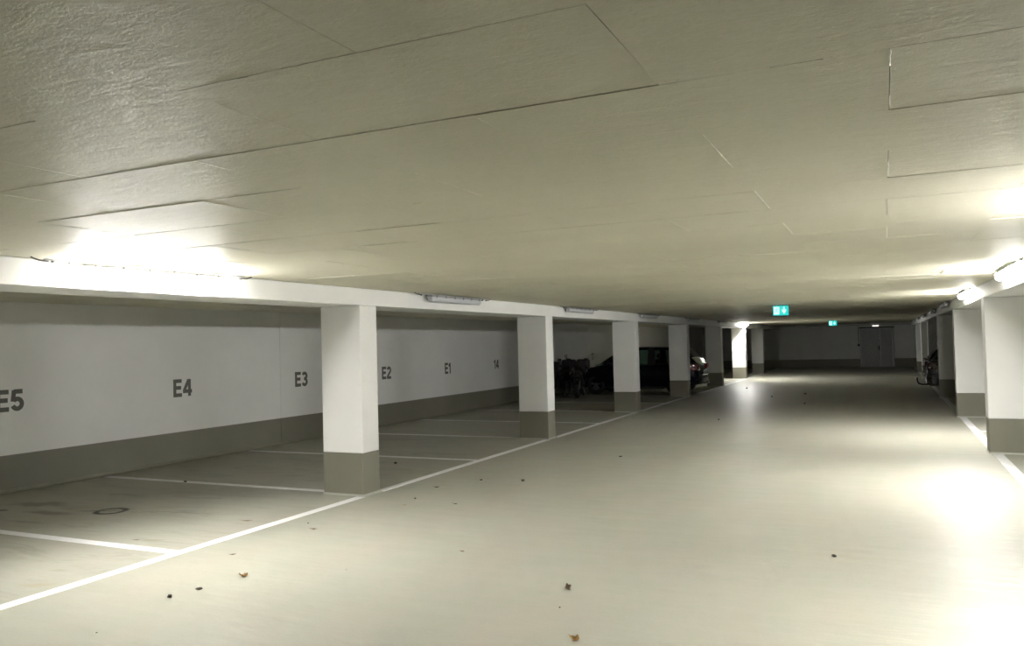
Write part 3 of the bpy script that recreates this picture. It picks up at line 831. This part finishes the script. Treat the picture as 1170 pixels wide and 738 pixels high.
sc_loft('front_shield', [(.32, .32, .80, .20), (.40, .34, .98, .22), (.50, .42, .98, .19), (.60, .56, .88, .10)])
sc_loft('front_mudguard', [(.36, .40, .46, .05), (.5, .50, .56, .075), (.68, .53, .58, .075), (.86, .44, .49, .06), (.93, .36, .42, .04)])
b = NB()
for s in (-1, 1): cyl(b, (.66, s * .075, .26), (.5, s * .075, .62), .02, n=10)
obj('front_fork', b, M['steel'], sc)
b = NB(); tube(b, [(.36, -.31, .98), (.40, -.2, 1.0), (.46, 0, .98), (.40, .2, 1.0), (.36, .31, .98)], .016, 10); hb = obj('handlebar', b, M['black'], sc)
for s in (-1, 1):
    b = NB(); cyl(b, (.37, s * .22, .985), (.36, s * .32, .98), .022, n=12); obj('grip', b, M['rubber'], hb)
    b = NB(); tube(b, [(.40, s * .20, .99), (.42, s * .23, 1.10), (.42, s * .27, 1.16)], .007, 8); bx(b, .405, .43, *sorted((s * .21, s * .33)), 1.13, 1.21, bevel=.01); obj('mirror', b, M['black'], sc)
b = NB(); secs = []
for i in range(7):
    a = -1 + 2 * i / 6; secs.append([(.53 - .06 * a * a, a * .25, .80), (.42 - .06 * a * a, a * .23, 1.13 - .03 * a * a), (.414 - .06 * a * a, a * .23, 1.13 - .03 * a * a), (.524 - .06 * a * a, a * .25, .80)])
loft(b, secs); obj('windscreen', b, M['black'], sc, True)
b = NB(); lathe(b, [(.001, .05), (.06, .04), (.075, 0), (.07, -.04), (.001, -.05)], 20, 'y', 0, (0, 0, 0))
for v in b.verts: v.co = Vector((.585 + v.co.y * .8, v.co.x, .80 + v.co.z))
obj('headlight', b, M['dimlamp'], sc, True)
b = NB(); bx(b, -1.08, -.72, -.2, .2, .86, 1.16, bevel=.06, seg=3); obj('top_case', b, M['black'], sc, True)
b = NB(); bx(b, -1.04, -.99, -.07, .07, .60, .66, bevel=.012); obj('tail_light', b, M['red'], sc, True)
b = NB(); tube(b, [(-.1, -.16, .22), (-.45, -.18, .24), (-.85, -.19, .32)], [.03, .05, .045], 12); obj('exhaust_pipe', b, M['steel'], sc, True)
b = NB(); tube(b, [(-.1, .10, .25), (-.16, .14, .12), (-.2, .17, .012)], .012, 8); obj('kick_stand', b, M['steel'], sc)

def copy_tree(o, parent=None):
    c = o.copy(); C.objects.link(c); c.parent = parent
    for ch in [q for q in bpy.data.objects if q.parent == o]: copy_tree(ch, c)
    return c
sc2 = copy_tree(sc); sc2.location = (-9.37, 23.52, .0017); sc2.rotation_euler = (0, 0, math.radians(-93))
sc2['label'] = 'black motor scooter with windscreen, the one standing closer to the left wall'

# ---------------------------------------------------------------- leaves and litter on the floor
def leaf_mesh(length, width, curl, lobes, seed, twist=0):
    r = random.Random(seed); b = NB(); nu, nv = 18, 8; grid = []
    for i in range(nu + 1):
        u = i / nu; prof = math.sin(PI * min(1, u * .97 + .02)) ** .75 * (1 + .28 * math.cos(u * PI * 2 * lobes)) * width / 2
        row = []
        for j2 in range(nv + 1):
            v = -1 + 2 * j2 / nv; y_ = v * prof
            z = curl * (abs(v) ** 1.6) * prof * 1.4 + curl * length * .55 * (2 * u - 1) ** 2 + twist * v * (u - .5) * width + r.gauss(0, .0006)
            row.append(Vector(((u - .5) * length, y_ * (1 - .35 * abs(curl) * abs(v)), z)))
        grid.append(row)
    mn = min(p.z for q in grid for p in q)
    V = [[b.verts.new(p - Vector((0, 0, mn - .001))) for p in q] for q in grid]
    for A, B in zip(V, V[1:]):
        for j2 in range(nv): b.faces.new([A[j2], A[j2 + 1], B[j2 + 1], B[j2]])
    mid = V[0][nv // 2].co.copy()
    fs = b.faces[:]
    ret = bmesh.ops.solidify(b, geom=fs, thickness=.0006)
    st = NB()
    tube(st, [mid, mid + Vector((-length * .16, .002, .001)), mid + Vector((-length * .3, .006, .003))], [.0012, .001, .0008], 6)
    return b, st
def leaf(x, y, rot, L, W, curl, lobes, seed, mat, label, name='dry_leaf', twist=0, tilt=(0, 0)):
    t = thing(name, label, 'leaf', (x, y, 0), rot, 'dry leaves on the floor')
    b, st = leaf_mesh(L, W, curl, lobes, seed, twist)
    if tilt != (0, 0):
        R = Matrix.Rotation(tilt[0], 4, 'X') @ Matrix.Rotation(tilt[1], 4, 'Y')
        for q in (b, st): bmesh.ops.transform(q, matrix=R, verts=q.verts[:])
        mz = min(v.co.z for v in b.verts)
        for q in (b, st):
            for v in q.verts: v.co.z -= mz - .0006
    obj('blade', b, mat, t, True); obj('stalk', st, mat, t)
    return t
leaf(-4.37, 4.59, .35, .065, .045, .55, 2, 1, M['leaf_tan'], 'curled tan leaf on the floor right of the left edge line', twist=.5)
leaf(-2.02, 5.13, 1.2, .055, .05, .5, 2, 2, M['leaf_brown'], 'upright grey-brown leaf in the middle of the aisle', twist=.3, tilt=(.9, .15))
leaf(-1.63, 4.27, -.5, .085, .045, .45, 2, 3, M['leaf_gold'], 'golden brown curled leaf at the bottom edge of the picture', twist=.3, tilt=(.45, -.1))
leaf(-5.75, 6.1, .35, .115, .035, .15, 2, 4, M['leaf_brown'], 'flat brown leaf inside the left bays next to the edge line')
leaf(-4.87, 6.02, .5, .065, .03, .3, 2, 5, M['leaf_brown'], 'small grey-brown leaf on the aisle below the nearest left pillar')
leaf(-4.92, 5.05, .8, .05, .025, .25, 2, 6, M['leaf_brown'], 'small flat leaf beside the edge line above the curled tan leaf')
leaf(-4.88, 8.29, .4, .07, .035, .3, 2, 7, M['dark_bit'], 'dark leaf on the aisle right of the nearest left pillar, farthest of its cluster')
leaf(-4.18, 7.48, .2, .055, .03, .3, 2, 8, M['dark_bit'], 'dark leaf on the aisle, rightmost of the cluster near the nearest left pillar')
leaf(-4.66, 7.25, .2, .05, .03, .2, 2, 18, M['leaf_tan'], 'pale tan leaf scrap in the cluster near the nearest left pillar')
leaf(-3.17, 5.77, .1, .04, .03, .3, 2, 9, M['leaf_brown'], 'tiny brown leaf alone on the aisle left of the picture centre')
leaf(-6.15, 5.15, .4, .05, .03, .1, 2, 19, M['leaf_brown'], 'faint leaf scrap lying against the left edge line')
def crumb(x, y, s, seed, label, mat='dark_bit'):
    r = random.Random(seed); b = NB(); bmesh.ops.create_icosphere(b, subdivisions=2, radius=s)
    f = (r.uniform(.7, 1.3), r.uniform(.6, 1.0), r.uniform(.35, .6))
    for v in b.verts:
        k = 1 + r.uniform(-.25, .25); v.co = Vector((v.co.x * f[0] * k, v.co.y * f[1] * k, v.co.z * f[2] * k))
    mz = min(v.co.z for v in b.verts)
    for v in b.verts: v.co.z -= mz
    o = obj('dirt_crumb', b, M[mat], None, False, (x, y, 0)); o.rotation_euler = (0, 0, r.uniform(0, 6))
    return tag(o, label, 'dirt', 'dark crumbs on the floor')
crumb(-4.49, 4.02, .02, 1, 'elongated black crumb nearest to the bottom left of the aisle')
crumb(-4.44, 4.23, .018, 2, 'black crumb between the curled tan leaf and the edge line')
crumb(-5.09, 6.21, .010, 3, 'tiny dark crumb just above the small grey-brown leaf')
crumb(-4.75, 7.6, .018, 4, 'dark crumb in front of the nearest left pillar')
crumb(-4.07, 8.98, .024, 5, 'dark crumb alone on the aisle between the first two left pillars')
crumb(-4.6, 8.9, .014, 15, 'small dark crumb near the edge line past the nearest left pillar')
crumb(-.41, 6.58, .019, 6, 'dark crumb on the right half of the aisle')
crumb(-6.45, 9.81, .03, 7, 'dark crumb in the bay right of the nearest left pillar')
crumb(-8.26, 7.67, .024, 8, 'black crumb on the line between bays E4 and E3')
crumb(-4.35, 3.35, .007, 9, 'tiny dark speck at the bottom left of the aisle')
crumb(-3.75, 5.0, .006, 10, 'tiny dark speck right of the curled tan leaf')
crumb(-1.92, 4.75, .007, 11, 'tiny dark speck between the upright leaf and the golden leaf')
for k, (x, y, s) in enumerate([(-3.55, 11.3, .04), (-3.2, 17.0, .05), (-1.9, 21.5, .06), (-2.2, 25.2, .07), (-3.0, 24.0, .05), (-4.3, 28.0, .06)]):
    crumb(x, y, s * .6, 30 + k, ['dark crumb on the aisle right of the second left pillar', 'dark crumb on the aisle right of the third left pillar', 'dark crumb on the shaded aisle below the nearer exit sign',
                            'dark crumb on the far aisle, in the streak of reflected light', 'dark crumb beside the streak of reflected light', 'dark crumb by the edge line at the hatchback'][k])

# ---------------------------------------------------------------- world, camera, view
w = bpy.data.worlds.new('World'); bpy.context.scene.world = w; w.use_nodes = True
w.node_tree.nodes['Background'].inputs[0].default_value = (.01, .012, .015, 1)
w.node_tree.nodes['Background'].inputs[1].default_value = 1.0
cd = bpy.data.cameras.new('camera'); cam = bpy.data.objects.new('camera', cd); C.objects.link(cam)
cd.sensor_width = 36; cd.sensor_fit = 'HORIZONTAL'; cd.lens = 918.4 / 1170 * 36; cd.clip_start = .05; cd.clip_end = 200
fw = Vector((-0.42040832, 0.90691068, 0.02774643)); rt = Vector((0.90668399, 0.42106842, -0.02501054)); up = Vector((0.03436547, -0.0146426, 0.99930206))
cam.matrix_world = Matrix(((rt.x, up.x, -fw.x, 0), (rt.y, up.y, -fw.y, 0), (rt.z, up.z, -fw.z, CAM_Z), (0, 0, 0, 1)))
S = bpy.context.scene
S.camera = cam
S.view_settings.view_transform = 'Standard'; S.view_settings.look = 'None'
S.view_settings.gamma = 1; S.view_settings.use_curve_mapping = False
S.view_settings.exposure = 3.34
